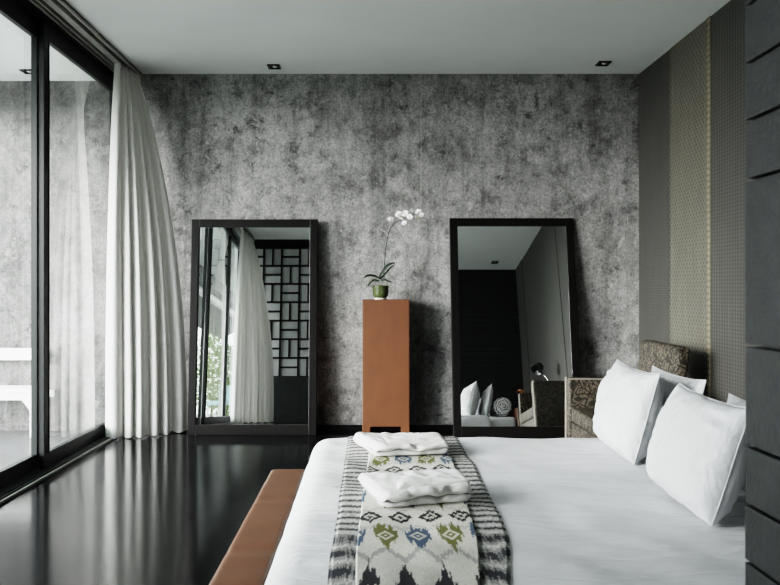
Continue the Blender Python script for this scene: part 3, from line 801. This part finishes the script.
for x in (X0 + 0.05, X1 - 0.17):
    for y in (Y0 + 0.06, Y1 - 0.06): boxobj('leg', 'black_wood', ac, x - 0.02, x + 0.02, y - 0.02, y + 0.02, 0.0, 0.07)

# ------------------------------------------------------------------ ceiling downlights
def downlight(label, x, y, z):
    t = thing('ceiling_downlight', label, 'downlight', (x, y, z), 'recessed ceiling downlights')
    def fr(bm):
        for a in ((-.05, .05, -.05, -.038), (-.05, .05, .038, .05), (-.05, -.038, -.038, .038), (.038, .05, -.038, .038)): box(bm, *a, -0.012, -0.001)
    ob('trim_ring', 'black_metal', t, fr)
    boxobj('recess', 'plank2', t, -.038, .038, -.038, .038, -0.003, -0.001)
    ob('bulb', 'bulb', t, lambda bm: lathe(bm, [(.02, -.003), (.022, -.008), (.012, -.014), (0, -.015)], 16, (0.006, 0, 0)), smooth=True)
    return t
d0 = downlight('square black ceiling downlight above the left mirror', -0.784, 5.72, CEIL)
dup(d0, 'square black ceiling downlight above the right mirror near the fabric wall', (1.88, 5.64, CEIL))
dup(d0, 'black downlight in the ceiling reflected at the top edge of the right mirror', (1.84, 2.95, CEIL))
dup(d0, 'black downlight in the ceiling reflected lower in the right mirror', (1.89, 1.41, CEIL))
dup(d0, 'black downlight in the terrace ceiling seen through the left glass panel', (-2.76, 5.66, 2.957))
dup(d0, 'black downlight in the terrace ceiling reflected in the left mirror', (-2.75, -1.2, 2.957))

# ------------------------------------------------------------------ terrace bench, garden
tb = thing('terrace_bench', 'white wooden bench on the terrace seen through the left glass', 'bench', (-3.15, 5.62, 0))
def seat(bm):
    for k in range(4): box(bm, -0.75, 0.47, 0.0 + k * 0.055, 0.048 + k * 0.055, 0.355, 0.392, bev=0.004)
    box(bm, -0.70, 0.52, 0.01, 0.035, 0.30, 0.356); box(bm, -0.70, 0.52, 0.185, 0.21, 0.30, 0.356)
ob('seat', 'white_paint', tb, seat)
boxobj('back_rail', 'white_paint', tb, -0.75, 0.45, 0.225, 0.25, 0.60, 0.70, bev=0.004)
for x in (-0.69, 0.417):
    for y in (0.0, 0.175): boxobj('leg', 'white_paint', tb, x, x + 0.05, y, y + 0.045, 0.0, 0.356, bev=0.003)
for x in (-0.73, 0.39): boxobj('back_post', 'white_paint', tb, x, x + 0.05, 0.19, 0.226, 0.0, 0.69, bev=0.003)
def brk(bm):
    for s, x in ((1, 0.417),):
        v = [bm.verts.new(p) for p in ((x, .012, .30), (x - s * .07, .012, .30), (x, .012, .21))]
        w = [bm.verts.new(q.co + Vector((0, .02, 0))) for q in v]
        bm.faces.new(v); bm.faces.new(w[::-1])
        for k in range(3): bm.faces.new((v[k], v[(k + 1) % 3], w[(k + 1) % 3], w[k]))
ob('corner_bracket', 'white_paint', tb, brk)

def tree(label, x, y, h, r, seed, n=900):
    rnd = random.Random(seed)
    t = thing('garden_tree', label, 'tree', (x, y, -0.13), 'garden trees')
    ob('trunk', 'bark', t, lambda bm: tube(bm, bez([(0, 0, 0), (.05, 0, h * .3), (-.05, .05, h * .6), (0, 0, h * .85)], 5), [.07 - .05 * k / 15 for k in range(16)], 7), smooth=True)
    def cr(bm):
        for _ in range(n):
            a = rnd.uniform(0, 2 * PI); q = rnd.random() ** .5; zf = rnd.uniform(0.12, 1)
            rr = r * q * math.sin(PI * min(.98, .15 + .8 * zf)) ** .6 * rnd.uniform(.6, 1.1)
            c = Vector((rr * math.cos(a), rr * math.sin(a), h * zf))
            d = Vector((rnd.gauss(0, 1), rnd.gauss(0, 1), rnd.gauss(0, .8))).normalized(); e = d.orthogonal().normalized()
            l, w = rnd.uniform(.07, .14), rnd.uniform(.03, .05)
            bm.faces.new([bm.verts.new(c + v) for v in (-d * l, e * w, d * l, -e * w)])
    ob('foliage', 'foliage', t, cr)
tree('leafy garden tree with the lightest crown, reflected in the left mirror', -5.3, -14.0, 2.6, 1.0, 1)
tree('taller garden tree farther back, reflected in the left mirror', -6.6, -18.0, 3.6, 1.3, 2, 1300)
tree('low round shrub before the trees, reflected in the left mirror', -4.7, -12.5, 1.3, .8, 3, 700)
tree('garden tree beside the terrace eave, reflected in the left mirror', -7.4, -15.0, 3.0, 1.3, 4, 1200)
tcn = thing('terrace_chair', 'pale teal outdoor chair on the terrace, reflected in the left mirror', 'chair', (-4.05, -7.6, 0), None, (0, 0, 0.6))
boxobj('seat', 'teal', tcn, -.28, .28, -.28, .28, .32, .44, bev=.02)
boxobj('backrest', 'teal', tcn, -.28, .28, -.28, -.20, .44, .85, bev=.02)
for x in (-.25, .21):
    for y in (-.25, .21): boxobj('leg', 'white_paint', tcn, x, x + .04, y, y + .04, 0.0, .32)

# ------------------------------------------------------------------ light
w = bpy.data.worlds.new('overcast_sky'); bpy.context.scene.world = w; w.use_nodes = True
n = w.node_tree; n.nodes.clear(); nn = N(n)
tc = nn('ShaderNodeTexCoord'); sp = nn('ShaderNodeSeparateXYZ', {'Vector': (tc, 'Generated')})
rp = ramp(nn, (sp, 2), [(0.0, (0.80, 0.85, 0.86)), (0.25, (0.95, 0.98, 1.0)), (1.0, (0.62, 0.72, 0.80))])
bg = nn('ShaderNodeBackground', {'Color': (rp, 0), 'Strength': 10.0})
wo = nn('ShaderNodeOutputWorld'); n.links.new(bg.outputs[0], wo.inputs[0])
def sun(name, d, strength, ang, col):
    l = bpy.data.lights.new(name, 'SUN'); l.energy = strength; l.angle = math.radians(ang); l.color = col
    o = bpy.data.objects.new(name, l); C.objects.link(o)
    o.rotation_euler = Vector(d).to_track_quat('-Z', 'Y').to_euler(); return o
sun('soft_sky_sun', (0.84, 0.50, -0.22), 14.0, 36, (1.0, 1.0, 0.98))

cam = bpy.data.cameras.new('camera'); co = bpy.data.objects.new('camera', cam); C.objects.link(co)
co.location = (0, 0, EYE); co.rotation_euler = (PI / 2, 0, 0)
cam.sensor_width = 36; cam.lens = 700 / 780 * 36
cam.shift_x = 20 / 780; cam.shift_y = -2.5 / 780
cam.dof.use_dof = True; cam.dof.focus_distance = 4.2; cam.dof.aperture_fstop = 8.0
bpy.context.scene.camera = co
vs = bpy.context.scene.view_settings
vs.view_transform = 'Filmic'; vs.look = 'High Contrast'; vs.exposure = 0.4
